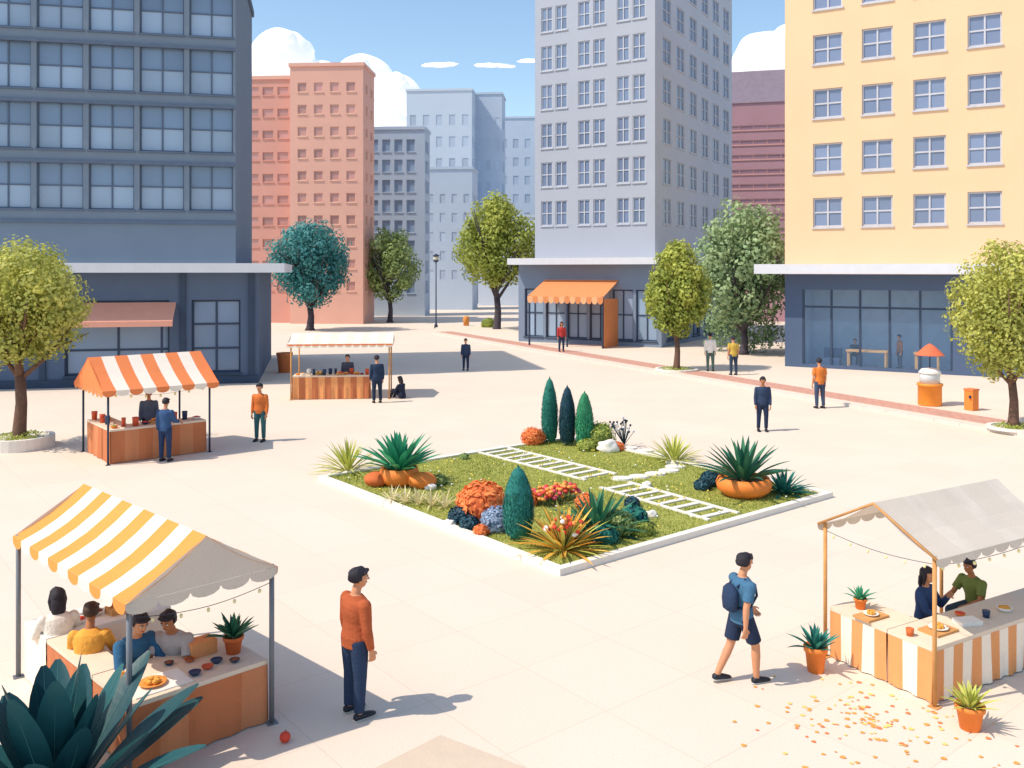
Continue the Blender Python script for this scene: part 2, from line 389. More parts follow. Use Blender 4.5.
orc=M('orange_canvas','#ee9a64',.82,var=.05,scale=2,transl=.15); orw=M('white_canvas','#f6e8d8',.82,var=.04,transl=.15); dkp=M('dark_post','#3d4d66',.6,rough=.5)
mb=MB(); a0=P3+U*2.2+NN*.05
W=5.6
for i in range(14):
    s0=a0+U*W*i/14; s1=a0+U*W*(i+1)/14
    mb.poly([s0+V((0,0,4.55)),s1+V((0,0,4.55)),s1+NN*2.6+V((0,0,3.45)),s0+NN*2.6+V((0,0,3.45))][::-1],orc)
    c=(s0+s1)/2+NN*2.6; rr=W/28
    mb.poly([s0+NN*2.6+V((0,0,3.45))]+[c+U*(-math.cos(math.pi*k/6)*rr)+V((0,0,3.2-math.sin(math.pi*k/6)*.22)) for k in range(7)]+[s1+NN*2.6+V((0,0,3.45))],orc if i%2 else M('orange_light','#f5b684',.82))
for x_ in (.05,W*.52,W-.12): mb.box(a0+U*x_+NN*2.45,U*.1,NN*.1,V((0,0,3.5)),dkp)
mb.box(a0+U*(W-.1)+NN*.1+V((0,0,.12)),U*.08,NN*2.3,V((0,0,3.2)),orc)
mb.build('orange_entrance_awning',(a0.x,a0.y,0))

yel=M('cream_render','#f5cfa6',.8,var=.035,scale=.5); ywin=glassmat('cream_bldg_windows','#8292b2',.76,.2); yfr=M('cream_bldg_frames','#d0d0d8',.78,fine=0)
navy=M('navy_podium','#5b6d8c',.7,var=.07,scale=.8)
mb=MB(); u=V((.866,-.5)); n=V((-.5,-.866)); P0=V((14.47,47.4)); U=V((*u,0));NN=V((*n,0)); P3=V((*P0,0))
block(mb,P0,u,22,14,5.0,24,yel,ywin,yfr,cs(1.44,2.4,1.46,8),[(7.45+2.83*k,8.97+2.83*k) for k in range(6)],sc=cs(1.2,2.4,1.46,5),mx=2,mz=2,fw=.08,depth=.14,roof=yel)
yo=mb.build('cream_apartment_building',(P0.x,P0.y,0))
mb=MB(); CG=clearglass('shop_glass')
facade(mb,P0,u,.9,0,5.0,[],[],navy,gblue,navyf)
facade(mb,P0+u*8.0,u,14,0,5.0,[],[],navy,gblue,navyf)
facade(mb,P0-n*14,n,14,0,5.0,[],[],navy,gblue,navyf)
facade(mb,P0+u*22,-n,14,0,5.0,[],[],navy,gblue,navyf)
S=P3+U*.9; SW=7.1
mb.box(S+V((0,0,4.2))-NN*.15,U*SW,NN*.15,V((0,0,.8)),navy)
mb.box(S-NN*.15,U*SW,NN*.15,V((0,0,.3)),navy)
for i in range(6): mb.box(S+U*(SW*i/5-.05*(i/2.5))-NN*.12+V((0,0,.3)),U*.1,NN*.1,V((0,0,3.9)),navyf)
mb.box(S+V((0,0,3.25))-NN*.118,U*SW,NN*.09,V((0,0,.1)),navyf)
mb.poly([S-NN*.08+V((0,0,.3)),S+U*SW-NN*.08+V((0,0,.3)),S+U*SW-NN*.08+V((0,0,4.2)),S-NN*.08+V((0,0,4.2))],CG)
room=M('shop_wall','#b9cde2',.88); rfl=M('shop_floor','#d2dae4',.88)
R0=S-NN*.16; DP=2.6
mb.poly([R0+V((0,0,.16)),R0+U*SW+V((0,0,.16)),R0+U*SW-NN*DP+V((0,0,.16)),R0-NN*DP+V((0,0,.16))],rfl)
mb.poly([R0-NN*DP,R0+U*SW-NN*DP,R0+U*SW-NN*DP+V((0,0,4.9)),R0-NN*DP+V((0,0,4.9))],room)
mb.poly([R0,R0-NN*DP,R0-NN*DP+V((0,0,4.9)),R0+V((0,0,4.9))],room)
mb.poly([R0+U*SW,R0+U*SW-NN*DP,R0+U*SW-NN*DP+V((0,0,4.9)),R0+U*SW+V((0,0,4.9))],room)
mb.poly([R0+V((0,0,4.9)),R0+U*SW+V((0,0,4.9)),R0+U*SW-NN*DP+V((0,0,4.9)),R0-NN*DP+V((0,0,4.9))],room)
mb.box(P3-U*1.3+NN*1.3+V((0,0,5.02)),U*25,-NN*16.5,V((0,0,.5)),capm)
q=mb.build('shop_podium',(P0.x,P0.y,0)); q.parent=yo; q.location=(0,0,0)
wood=M('warm_wood','#d69c60',.8,var=.2,scale=6); lwood=M('honey_wood','#f2b878',.9,var=.15,scale=6)
def cafetable(s_,d_,l_):
    mb=MB(); c=S+U*s_-NN*d_+V((0,0,.16))
    mb.cbox(c+V((0,0,.85)),l_,.8,.09,lwood,-.52)
    for sx in (-l_/2+.1,l_/2-.1):
        for sy in (-.3,.3): mb.cbox(c+U*sx+NN*sy,.08,.08,.85,lwood,-.52)
    mb.build('cafe_table',tuple(c))
cafetable(3.1,.75,2.0); cafetable(5.9,.8,1.2)
mb=MB(); c=S+U*1.3-NN*.9+V((0,0,.16))
mb.cbox(c,.9,.8,.42,navyc0:=M('armchair_fabric','#52688c',.8),-.5); mb.box(c-U*.45-NN*.4+V((0,0,.42)),U*.9,-NN*.15,V((0,0,.5)),navyc0); mb.build('cafe_armchair',tuple(c))

# ------------------------------------------------------------ clouds
cm=M('cloud_white_glow','#ffffff',.9,var=.02,bump=0,fine=0,rough=1)
pb=cm.node_tree.nodes['Principled BSDF']; pb.inputs['Emission Color'].default_value=(.88,.94,1,1); pb.inputs['Emission Strength'].default_value=.26  # faint added glow stands in for light scattered inside the clouds
def cloud(balls,seed):
    mb=MB(); rng=random.Random(seed)
    for (x,y,z,r) in balls:
        mb.ell((x,y,z),(r,r*.8,r*.95),cm,36,24,disp=.08,sd=rng.random()*9)
        for k in range(6):
            a=rng.uniform(0,6.28); e=rng.uniform(-.2,1.3)
            q=V((x+math.cos(a)*r*.62*math.cos(e),y+math.sin(a)*r*.5,z+math.sin(e)*r*.62)); s=r*rng.uniform(.3,.45)
            mb.ell(q,(s,s,s*.9),cm,20,14,disp=.12,sd=rng.random()*9)
    mb.build('cloud',(balls[0][0],balls[0][1],balls[0][2]))
cloud([(-103,400,99,15),(-118,404,93,13),(-86,402,90,10)],1)
cloud([(-68,410,91,14),(-52,408,84,11),(-78,412,84,11),(-60,409,72,14)],2)
cloud([(113,400,99,14),(128,402,102,15),(101,402,90,10),(146,402,98,14)],3)
mb=MB()
for (x,z,l,hh) in ((-34,97,6,.8),(-28,97.5,4,.6),(-10,97,6,.7),(-3,96.6,4,.5),(8,99,5,.6)): mb.ell((x,400,z),(l,3,hh),cm,24,8,disp=.5,sd=x)
mb.build('cloud',(-20,400,97))

# ------------------------------------------------------------ trees
bark=M('bark','#80604f',.65,var=.3,scale=8,bump=.6,bscale=18); barkd=M('bark_dark','#5c545c',.6,var=.3,scale=6,bump=.5)
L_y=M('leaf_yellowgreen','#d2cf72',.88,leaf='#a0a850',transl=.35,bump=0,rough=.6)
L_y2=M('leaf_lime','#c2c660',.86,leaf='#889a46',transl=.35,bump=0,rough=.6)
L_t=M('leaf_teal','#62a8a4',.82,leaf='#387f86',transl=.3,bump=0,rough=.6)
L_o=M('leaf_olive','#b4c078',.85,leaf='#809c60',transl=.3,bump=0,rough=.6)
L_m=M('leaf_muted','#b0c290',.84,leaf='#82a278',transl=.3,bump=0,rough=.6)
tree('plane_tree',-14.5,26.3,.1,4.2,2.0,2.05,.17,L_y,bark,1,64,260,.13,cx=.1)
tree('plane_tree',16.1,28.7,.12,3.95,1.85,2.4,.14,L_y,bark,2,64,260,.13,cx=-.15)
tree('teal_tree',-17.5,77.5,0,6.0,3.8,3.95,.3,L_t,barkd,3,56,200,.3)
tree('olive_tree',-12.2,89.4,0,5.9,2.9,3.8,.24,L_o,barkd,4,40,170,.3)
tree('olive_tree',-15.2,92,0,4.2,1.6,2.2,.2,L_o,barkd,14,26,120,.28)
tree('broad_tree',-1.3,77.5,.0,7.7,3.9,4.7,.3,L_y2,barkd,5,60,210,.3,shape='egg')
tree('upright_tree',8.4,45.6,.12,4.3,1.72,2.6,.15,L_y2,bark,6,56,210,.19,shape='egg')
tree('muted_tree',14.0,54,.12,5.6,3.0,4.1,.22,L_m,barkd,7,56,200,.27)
mb=MB(); rng=random.Random(5)
for i in range(16):
    mb.tone=rng.uniform(.1,.7); leafcloud(mb,(12.6+i*.22+rng.uniform(-.3,.3),56.5-i*.12,rng.uniform(.6,2.4)),(1.0,.8,.9),170,.22,L_m,rng,.2,1.05)
mb.build('hedge',(14,55,0))
stone=M('white_stone','#f2eadf',.8,var=.05,scale=5); soil=M('soil','#7a5d42',.55,var=.3,scale=12,bump=.6)
lawnm=M('lawn','#b0b05a',.76,var=.18,scale=2.2,bump=.4,bscale=80,fine=.15)
def ring(name,x,y,r,z,h):
    mb=MB(); mb.loft([(V((x,y,z)),V((r,0,0)),V((0,r,0))),(V((x,y,z+h)),V((r,0,0)),V((0,r,0))),(V((x,y,z+h)),V((r-.15,0,0)),V((0,r-.15,0))),(V((x,y,z+h-.06)),V((r-.16,0,0)),V((0,r-.16,0)))],stone,28,True,False)
    rng=random.Random(int(x*9)); mb.tone=.5
    leafcloud(mb,(x,y,z+h-.02),(r-.15,r-.15,.12),500,.09,L_y2,rng,.2,1,up=1)
    mb.build(name,(x,y,z))
ring('tree_planter',-14.5,26.3,.95,0,.34); ring('tree_planter',16.1,28.7,.8,.12,.08); ring('tree_planter',8.4,45.6,1.1,.12,.08)

def lamp(x,y,z,hh):
    mb=MB(); mb.lathe([(.16,0),(.16,.3),(.09,.4),(.06,.6),(.05,hh-.7)],(x,y,z),dkp,12)
    mb.lathe([(.05,hh-.7),(.2,hh-.62),(.28,hh-.55),(.3,hh-.52)],(x,y,z),dkp,12)
    mb.lathe([(.2,hh-.52),(.27,hh-.3),(.2,hh-.12)],(x,y,z),M('lamp_glass','#f0ead8',.8,rough=.3),12)
    mb.lathe([(.34,hh-.12),(.25,hh-.03),(.05,hh+.08)],(x,y,z),dkp,12); mb.build('street_lamp',(x,y,z))
lamp(-6.8,80,0,6.6)

# ------------------------------------------------------------ garden
B=V((.816,15.19,0)); A=V((.778,.629,0)); Bv=V((-.629,.778,0)); LA=8.41; LB=8.94
mb=MB(); kw=.16
mb.box(B,A*LA,Bv*kw,V((0,0,.12)),stone); mb.box(B+Bv*(LB-kw),A*LA,Bv*kw,V((0,0,.12)),stone)
mb.box(B+Bv*kw,A*kw,Bv*(LB-2*kw),V((0,0,.12)),stone); mb.box(B+Bv*kw+A*(LA-kw),A*kw,Bv*(LB-2*kw),V((0,0,.12)),stone)
mb.build('garden_kerb',tuple(B))
mb=MB(); z=V((0,0,.075)); o=B+A*kw+Bv*kw
mb.poly([o+z,o+A*(LA-2*kw)+z,o+A*(LA-2*kw)+Bv*(LB-2*kw)+z,o+Bv*(LB-2*kw)+z],lawnm); mb.build('lawn',tuple(B))
paths=[]
def ladder(p0,p1,wd,n):
    p0=V((*p0,.08));p1=V((*p1,.08)); d=(p1-p0); Ln=d.length; d.normalize(); s=V((-d.y,d.x,0)); mb=MB()
    mb.box(p0-s*wd/2,d*Ln,s*.1,V((0,0,.03)),stone); mb.box(p0+s*(wd/2-.1),d*Ln,s*.1,V((0,0,.03)),stone)
    for i in range(n):
        mb.box(p0+d*(Ln*(i+.5)/n-.08)-s*(wd/2-.12),d*.13,s*(wd-.24),V((0,0,.027)),stone)
    mb.build('stone_slab_path',tuple(p0)); paths.append((p0,p1,wd))
ladder((-.75,25.7),(2.2,22.1),1.15,11)
ladder((2.45,21.3),(4.4,18.55),1.0,8)
mb=MB(); rng=random.Random(3)
cp=[(3.35,25.7),(3.75,25.3),(4.08,24.85),(4.28,24.35),(4.35,23.8),(4.25,23.27),(4.0,22.8),(3.6,22.45),(3.15,22.15),(2.7,21.95)]
for (x,y) in cp:
    mb.loft([(V((x,y,.07)),V((.27,0,0)),V((0,.2,0))),(V((x,y,.115)),V((.26,0,0)),V((0,.19,0)))],stone,12,True,False)
mb.build('stepping_stones',(4,24,0))
mb=MB(); rng=random.Random(8); Gm=M('grass_blades','#c2c468',.86,leaf='#8f9d46',transl=.35,bump=0)
def inpath(p):
    for a,b,wd in paths:
        d=(b-a); Ln=d.length; d=d.normalized(); q=p-a; t_=q.dot(d); s_=abs(q.x*-d.y+q.y*d.x)
        if -.05<t_<Ln+.05 and s_<wd/2+.02:
            if s_>wd/2-.12: return True
            ph=(t_/Ln*(11 if wd>1.05 else 8))%1
            if .25<ph<.8: return True
    for c in cp:
        if abs(p.x-c[0])<.28 and abs(p.y-c[1])<.21: return True
    return False
for i in range(42000):
    a=rng.uniform(kw,LA-kw); b=rng.uniform(kw,LB-kw); p=B+A*a+Bv*b
    if inpath(p): continue
    an=rng.uniform(0,6.28); d=V((math.cos(an),math.sin(an),0)); hh=rng.uniform(.025,.06)
    nz=noise.noise(V((p.x*.8,p.y*.8,0)))
    mb.tone=min(1,max(0,.5+nz*.9+rng.uniform(-.2,.2)))
    q=p+V((0,0,.07)); mb.poly([q-d*.012,q+d*.012,q+V((rng.uniform(-.03,.03),rng.uniform(-.03,.03),hh))],Gm)
mb.build('lawn_grass',tuple(B))
mb=MB(); fy=M('yellow_petals','#f8da62',.9,bump=0); fw_=M('white_petals','#fdf8ee',.9,bump=0); fr_=M('red_petals','#e2503c',.8,bump=0); fpk=M('pink_petals','#e55a70',.85,bump=0); fo_=M('orange_petals','#f6a052',.9,bump=0)
for i in range(220):
    a=rng.uniform(.4,LA-.4); b=rng.uniform(.4,LB-.4); p=B+A*a+Bv*b+V((0,0,.13))
    mb.ell(p,(.026,.026,.018),fy if i%3 else fw_,6,4)
mb.build('lawn_flowers',tuple(B))
G1=M('agave_green','#4fb484',.85,leaf='#2a8a6c',bump=0,rough=.5,transl=.15); G2=M('agave_dark','#4c8e66',.8,leaf='#22604e',bump=0,rough=.5,transl=.12)
G3=M('spiky_lime','#d4d470',.92,leaf='#aab24c',bump=0,rough=.5,transl=.25); G4=M('spiky_gold','#f8ca5c',.95,leaf='#e59c3e',bump=0,rough=.5,transl=.25)
G5=M('wheat_grass','#f4e8c4',.9,leaf='#ddd098',bump=0,transl=.25); G6=M('teal_leaf','#3f9484',.8,leaf='#1f706a',bump=0,transl=.15)
G7=M('navy_foliage','#2f5c6a',.75,leaf='#1b4352',bump=0,rough=.55,transl=.06); G8=M('broad_leaf','#2c6468',.8,leaf='#1a4650',bump=.2,bscale=14,rough=.45,transl=.08)
terra=M('terracotta','#f48a3e',.85,var=.08,scale=5,rough=.65); terrad=M('terracotta_dark','#d9713c',.8,var=.1,scale=6)
def plant(name,x,y,fn,z=.07):
    mb=MB(); rng=random.Random(int(abs(x*31+y*17))); fn(mb,V((x,y,z)),rng); return mb.build(name,(x,y,z))
plant('spiky_lime_plant',-4.2,22.9,lambda m,c,r:agave(m,c,60,.98,.075,G3,r,curve=.8,lo=.2,rad=.15))
plant('spiky_lime_plant',4.35,24.0,lambda m,c,r:agave(m,c,60,.88,.08,G3,r,curve=.8,lo=.2,rad=.15))
def potag(m,c,r,L=1.15,w=.15,mat=G1,n=44,pr=.42,ph=.32,pm=terra):
    m.lathe([(pr*.7,0),(pr,ph*.35),(pr*1.05,ph*.7),(pr*.95,ph),(pr*.85,ph),(pr*.8,ph*.85)],c,pm,24)
    m.ell(c+V((0,0,ph*.8)),(pr*.78,pr*.78,.05),soil,14,6)
    agave(m,c+V((0,0,ph*.9)),n,L,w,mat,r,curve=.6,lo=.38,rad=pr*.35,seg=7)
def twopot(m,c,r):
    potag(m,c,r,1.1,.2,G1,46,.46,.42)
    m.ell(c+V((.58,-.28,.17)),(.36,.3,.2),terra,16,10,disp=.1); m.ell(c+V((-.52,-.1,.16)),(.3,.3,.19),terrad,16,10,disp=.1)
plant('potted_agave',-2.7,21.4,twopot)
plant('potted_agave',5.29,20.4,lambda m,c,r:potag(m,c,r,1.12,.16,G2,44,.6,.42))
plant('spiky_teal_plant',6.25,20.55,lambda m,c,r:agave(m,c,48,.72,.1,G6,r,curve=.8,lo=.15,rad=.12))
plant('wheat_grass_tuft',-2.15,19.6,lambda m,c,r:[agave(m,c+V((dx,-dx*.4,0)),16,.48,.05,G5,r,curve=.8,lo=.5) for dx in (-.5,-.2,.1,.4,.7)])
def goldfn(m,c,r):
    agave(m,c,50,1.0,.1,G4,r,curve=.6,lo=.1,rad=.1); agave(m,c,34,.98,.085,G3,r,curve=.5,lo=.2,rad=.1)
    for i in range(34):
        a=r.uniform(0,6.28); k=r.uniform(.05,.36); h=.35+.32*r.random()
        p=c+V((math.cos(a)*k,math.sin(a)*k-.2,h)); m.tube([c,p],[.008,.006],G2,5); m.ell(p,(.045,.045,.04),(fr_,fw_,fr_,fo_)[i%4],8,6)
plant('flowering_gold_plant',.95,16.4,goldfn)
plant('dark_palm_shrub',1.65,17.3,lambda m,c,r:agave(m,c,52,1.1,.16,G2,r,curve=.9,lo=.15,rad=.12,seg=7))
def cyp(h,rad,mat,core):
    def f(m,c,r):
        m.lathe([(.03,0),(.03,.1),(rad*.8,.15),(rad*.9,h*.35),(rad*.78,h*.7),(rad*.36,h*.93),(.02,h*.985)],c,core,14)
        for i in range(1900):
            t_=r.random(); rr=rad*(math.sin(math.pi*min(1,(t_*.93+.1))**.8)**.55); a=r.uniform(0,6.28)
            d=V((math.cos(a),math.sin(a),0)); p=c+d*rr*r.uniform(.88,1.02)+V((0,0,.08+t_*(h-.1)))
            t=(V((0,0,1))+d*.25+V((r.uniform(-.3,.3),r.uniform(-.3,.3),0))).normalized(); b=t.cross(d).normalized(); s=.08
            m.tone=r.random()
            m.poly([p-t*s*.5,p+b*s*.25,p+t*s*.6,p-b*s*.25],mat)
    return f
plant('cypress_shrub',.12,17.05,cyp(1.4,.31,G6,M('cy_core','#2a7f78',.7)))
plant('cypress_shrub',1.12,26.6,cyp(1.95,.26,G6,M('cy_core2','#2a7f70',.7)))
plant('cypress_shrub',1.62,26.2,cyp(1.75,.26,G7,M('cy_core3','#1f4458',.7)))
plant('cypress_shrub',2.1,25.9,cyp(1.62,.28,G1,M('cy_core4','#3a8a62',.7)))
def shr(rx,rz,mat,core,n=700,ls=.09):
    def f(m,c,r):
        m.ell(c+V((0,0,rz*.6)),(rx*.88,rx*.88,rz*.88),core,14,9,disp=.15); m.tone=.5
        leafcloud(m,c+V((0,0,rz*.6)),(rx,rx,rz),n,ls,mat,r,.88,1.05,tj=.5)
    return f
L_or=M('orange_foliage','#fa9e5c',.92,leaf='#ea7c44',bump=0,transl=.2); L_bl=M('blue_foliage','#a8b8d0',.85,leaf='#7c92b0',bump=0,transl=.15)
c_or=M('or_core','#dc7040',.8); c_bl=M('bl_core','#7890aa',.75); c_nv=M('nv_core','#1f3f55',.65); c_gr=M('gr_core','#7a8c44',.75)
plant('orange_shrub',-.62,18.45,shr(.52,.48,L_or,c_or,800,.15))
plant('blue_shrub',-.3,17.65,shr(.32,.29,L_bl,c_bl))
plant('navy_shrub',-1.05,18.2,shr(.26,.2,G7,c_nv,450)); plant('navy_shrub',-.85,17.75,shr(.2,.16,G7,c_nv,350))
plant('lime_shrub',2.55,26.0,shr(.46,.46,L_y2,c_gr)); plant('lime_shrub',2.15,25.5,shr(.3,.2,L_y2,c_gr))
plant('orange_shrub',.62,26.4,shr(.36,.32,L_or,c_or,500,.09)); plant('orange_shrub',3.0,25.5,shr(.22,.15,L_or,c_or,300,.08))
plant('green_shrub',2.05,17.4,shr(.38,.28,L_o,c_gr)); plant('teal_shrub',2.45,18.0,shr(.3,.24,G6,c_nv)); plant('teal_shrub',1.75,16.9,shr(.26,.2,G6,c_nv)); plant('lime_shrub',2.5,17.4,shr(.26,.15,L_y2,c_gr,400))
plant('orange_shrub',-.6,17.3,shr(.16,.13,L_or,c_or,200,.07)); plant('orange_shrub',.3,19.6,shr(.3,.24,L_or,c_or,400,.1)); plant('orange_shrub',1.6,19.3,shr(.24,.2,L_or,c_or,300,.1))
plant('navy_shrub',4.75,21.3,shr(.26,.22,G7,c_nv)); plant('navy_shrub',4.45,20.9,shr(.2,.16,G7,c_nv,350)); plant('navy_shrub',2.6,19.4,shr(.17,.14,G7,c_nv,250))
plant('green_shrub',-1.75,21.4,shr(.2,.16,L_o,c_gr,300)); plant('green_shrub',-1.3,24.3,shr(.13,.1,L_o,c_gr,150))
rockm=M('pale_boulder','#f3ebe2',.83,var=.1,scale=5,bump=.5,bscale=12)
for (x_,y_,r_) in ((2.7,25.3,.32),(-1.25,17.95,.12),(2.9,18.6,.13),(3.2,21.2,.12),(-1.9,20.9,.15)):
    mb=MB(); mb.ell((x_,y_,.07+r_*.4),(r_,r_*.8,r_*.65),rockm,20,12,disp=.35,sd=x_); mb.build('boulder',(x_,y_,0))
def flow(m,c,r):
    for i in range(110):
        a=r.uniform(-.55,.55); b=r.uniform(-.28,.28); p=c+A*a+Bv*b+V((0,0,r.uniform(.16,.34)))
        m.tube([V((p.x,p.y,.07)),p],[.006,.005],G2,4); m.ell(p,(.055,.055,.04),(fr_,fpk,fo_,fo_)[i%4],7,5)
plant('red_flower_bed',.95,19.8,flow)
def dandel(m,c,r):
    for i in range(26):
        a=r.uniform(0,6.28); k=r.uniform(.05,.42); p=c+V((math.cos(a)*k,math.sin(a)*k,.35+.5*r.random())); m.tube([c,p],[.01,.008],G7,5); m.ell(p,(.035,.035,.035),c_nv if i%3 else fw_,8,6)
plant('allium_plant',3.3,26.3,dandel)

# ------------------------------------------------------------ stalls
postm=M('steel_post','#85898f',.7,rough=.45,metal=.1)
def scallop(mb,p,d,Ln,n,drop,mats,z):
    d=V(d)
    for i in range(n):
        a=p+d*Ln*i/n; b=p+d*Ln*(i+1)/n; c=(a+b)/2; r=Ln/n/2
        pts=[a+V((0,0,z)),b+V((0,0,z)),b+V((0,0,z-drop*.35))]+[c+d*(math.cos(math.pi*k/6)*r)+V((0,0,z-drop*.35-math.sin(math.pi*k/6)*drop*.65)) for k in range(1,6)]+[a+V((0,0,z-drop*.35))]
        mb.poly(pts,mats[i%len(mats)])
def canopy(mb,P,a,b,W,Ln,ez,rz,ms,n,gm,ov=.12,drop=.14,gable=True):
    a=V((*a,0));b=V((*b,0));P=V((*P,0))-b*ov-a*ov; W=W+2*ov;Ln=Ln+2*ov
    for sgn in (0,1):
        for i in range(n):
            b0=b*Ln*i/n;b1=b*Ln*(i+1)/n
            prev=None
            for k in range(5):
                t=k/4; x=(W/2)*t if sgn==0 else W-(W/2)*t; z=ez+(rz-ez)*t-.06*math.sin(math.pi*t)
                cur=(P+a*x+b0+V((0,0,z)),P+a*x+b1+V((0,0,z)))
                if prev: mb.poly([prev[0],prev[1],cur[1],cur[0]],ms[i%len(ms)],False)
                prev=cur
    scallop(mb,P,b,Ln,n,drop,ms,ez-.001); scallop(mb,P+a*W,b,Ln,n,drop,ms,ez-.001)
    if gable:
        for q in (P+b*.01,P+b*(Ln-.01)):
            mb.poly([q+V((0,0,ez-.004)),q+a*W+V((0,0,ez-.004)),q+a*W/2+V((0,0,rz-.01))],gm)
            scallop(mb,q-b*.002,a,W,max(4,int(n*W/Ln)),drop,[gm],ez-.005)
def posts(mb,pts,h,r=.035,m=None):
    for p in pts:
        mb.tube([V((p[0],p[1],0)),V((p[0],p[1],h))],[r,r],m or postm,10); mb.cbox((p[0],p[1],0),.12,.12,.012,m or postm,.6)
def skirt(mb,p,d,Ln,h,mats,n,seed=0,amp=.018):
    p=V(p);d=V(d);nn=V((d.y,-d.x,0)); sub=4; N=n*sub
    for i in range(N):
        def off(k,z): return nn*(.012+amp*(1-z)*(math.sin(k*1.35+seed)+.5*math.sin(k*.53+seed*2)))
        a0=p+d*Ln*i/N; a1=p+d*Ln*(i+1)/N
        for z0,z1 in ((0,.5),(.5,1)):
            mb.poly([a0+off(i,z0)+V((0,0,.015+z0*(h-.015))),a1+off(i+1,z0)+V((0,0,.015+z0*(h-.015))),a1+off(i+1,z1)+V((0,0,.015+z1*(h-.015))),a0+off(i,z1)+V((0,0,.015+z1*(h-.015)))],mats[(i//sub)%len(mats)],True)
def table(mb,p,a,b,W,D,h,top,mats,n):
    a=V((*a,0));b=V((*b,0));p=V((*p,0))
    mb.box(p+V((0,0,h-.05))-a*.01-b*.01,a*(W+.02),b*(D+.02),V((0,0,.05)),top)
    mb.box(p+a*.04+b*.04+V((0,0,0)),a*(W-.08),b*(D-.08),V((0,0,h-.06)),mats[0])
    nn=max(1,int(n)); nd=max(1,int(n*D/W))
    skirt(mb,p,a,W,h-.05,mats,nn,1); skirt(mb,p+a*W,b,D,h-.05,mats,nd,2)
    skirt(mb,p+a*W+b*D,-a,W,h-.05,mats,nn,3); skirt(mb,p+b*D,-b,D,h-.05,mats,nd,4)
bulb=M('bulb','#ffe9b0',.9,bump=0,rough=.3)
def lights(mb,p,q,n,z,sag=.12,br_=.035):
    p=V((*p,z));q=V((*q,z)); pts=[p.lerp(q,k/16)-V((0,0,sag*math.sin(math.pi*k/16))) for k in range(17)]
    mb.tube(pts,[.004]*17,dkp,5)
    for i in range(n):
        t=(i+.5)/n; c=p.lerp(q,t)-V((0,0,sag*math.sin(math.pi*t)+.04)); mb.ell(c,(br_,br_,br_*1.25),bulb,8,6)
def bowl(mb,c,r,mat,fill=None):
    mb.lathe([(r*.5,0),(r*.85,r*.35),(r,r*.6),(r*.93,r*.6),(r*.8,r*.45)],c,mat,14)
    if fill: mb.ell(V(c)+V((0,0,r*.5)),(r*.8,r*.8,r*.3),fill,12,6,disp=.3,sd=c[0]*7)
def plate(mb,c,r,mat,fill=None):
    mb.lathe([(r*.6,0),(r,.025),(r*.97,.03),(r*.6,.012)],c,mat,18)
    if fill:
        for i in range(6): a=i*1.1; mb.ell(V(c)+V((math.cos(a)*r*.35,math.sin(a)*r*.35,.035)),(r*.24,r*.2,.03),fill,8,6)
navyc=M('navy_ceramic','#34486a',.7,rough=.4); redc=M('red_ceramic','#d85c3c',.8,rough=.4); whc=M('white_ceramic','#f7f0e6',.86,rough=.35)
food=M('orange_food','#f0a248',.88,var=.25,scale=20); brownf=M('brown_food','#9a5636',.75,var=.2,scale=20)
strO=M('stripe_orange','#f28c54',.85,var=.05,transl=.12); strW=M('stripe_white','#fbefdf',.83,var=.03,transl=.12)
strY=M('stripe_amber','#f3a04e',.86,var=.05,transl=.12); gableM=M('canvas_cream','#e8dccd',.74,var=.04,transl=.15)
clothB=M('cloth_rust','#cf7c50',.76,var=.06,scale=3); clothB2=M('cloth_rust_light','#d98c60',.76,var=.06,scale=3); clothO=M('cloth_orange','#eba066',.84,var=.06); clothC=M('cloth_cream','#faead6',.85,var=.04)
topm=M('table_top','#efdac2',.78,var=.06,scale=4)
def goods(mb,p,a,b,W,D,z,n,seed):
    rng=random.Random(seed); a=V((*a,0));b=V((*b,0));p=V((*p,0))
    for i in range(n):
        c=p+a*(W*(i+.5)/n)+b*D*rng.uniform(.25,.75)+V((0,0,z)); k=rng.random()
        r=rng.uniform(.07,.11)
        if k<.35: mb.lathe([(r*.7,0),(r*.8,.2),(r*.85,.24),(r*.7,.24),(r*.7,.2)],c,rng.choice([navyc,redc,whc]),12)
        elif k<.7: bowl(mb,c,r*1.3,rng.choice([navyc,whc,terra]),rng.choice([food,fr_,brownf,L_y2]))
        else:
            mb.cbox(c,.3,.22,.08,wood,rng.uniform(0,1))
            for j in range(7): mb.ell(c+V((rng.uniform(-.11,.11),rng.uniform(-.08,.08),.11)),(.04,.04,.04),rng.choice([fr_,fo_,fo_,fy]),8,6)
mb=MB(); F=V((-10.77,23.84)); u=V((.766,.643)); d=V((-.643,.766)); W=2.75; D=2.4
canopy(mb,F,d,u,D,W,2.0,2.8,[strO,strW],9,strO,ov=.2,drop=.16)
posts(mb,[F,F+u*W,F+d*D,F+u*W+d*D],2.02,.03,dkp)
table(mb,F+u*.08+d*.08,u,d,W-.16,.7,.92,topm,[clothB,clothB2],7)
table(mb,F+u*.08+d*.82,u,d,.65,D-.95,.92,topm,[clothB2,clothB],2)
goods(mb,F+u*.1+d*.1,u,d,W-.2,.6,.92,9,3); goods(mb,F+u*.1+d*.9,d,u,D-1,.5,.92,4,4)
lights(mb,F,F+u*W,7,1.9); lights(mb,F,F+d*D,6,1.9)
mb.build('striped_market_stall',(F.x,F.y,0))
mb=MB(); F=V((-8.85,35.8)); u=V((.995,.1)).normalized(); d=V((-.1,.995)).normalized(); W=3.9; D=2.4
canopy(mb,F,d,u,D,W,2.25,2.6,[strW,orw],13,strW,ov=.15,drop=.15)
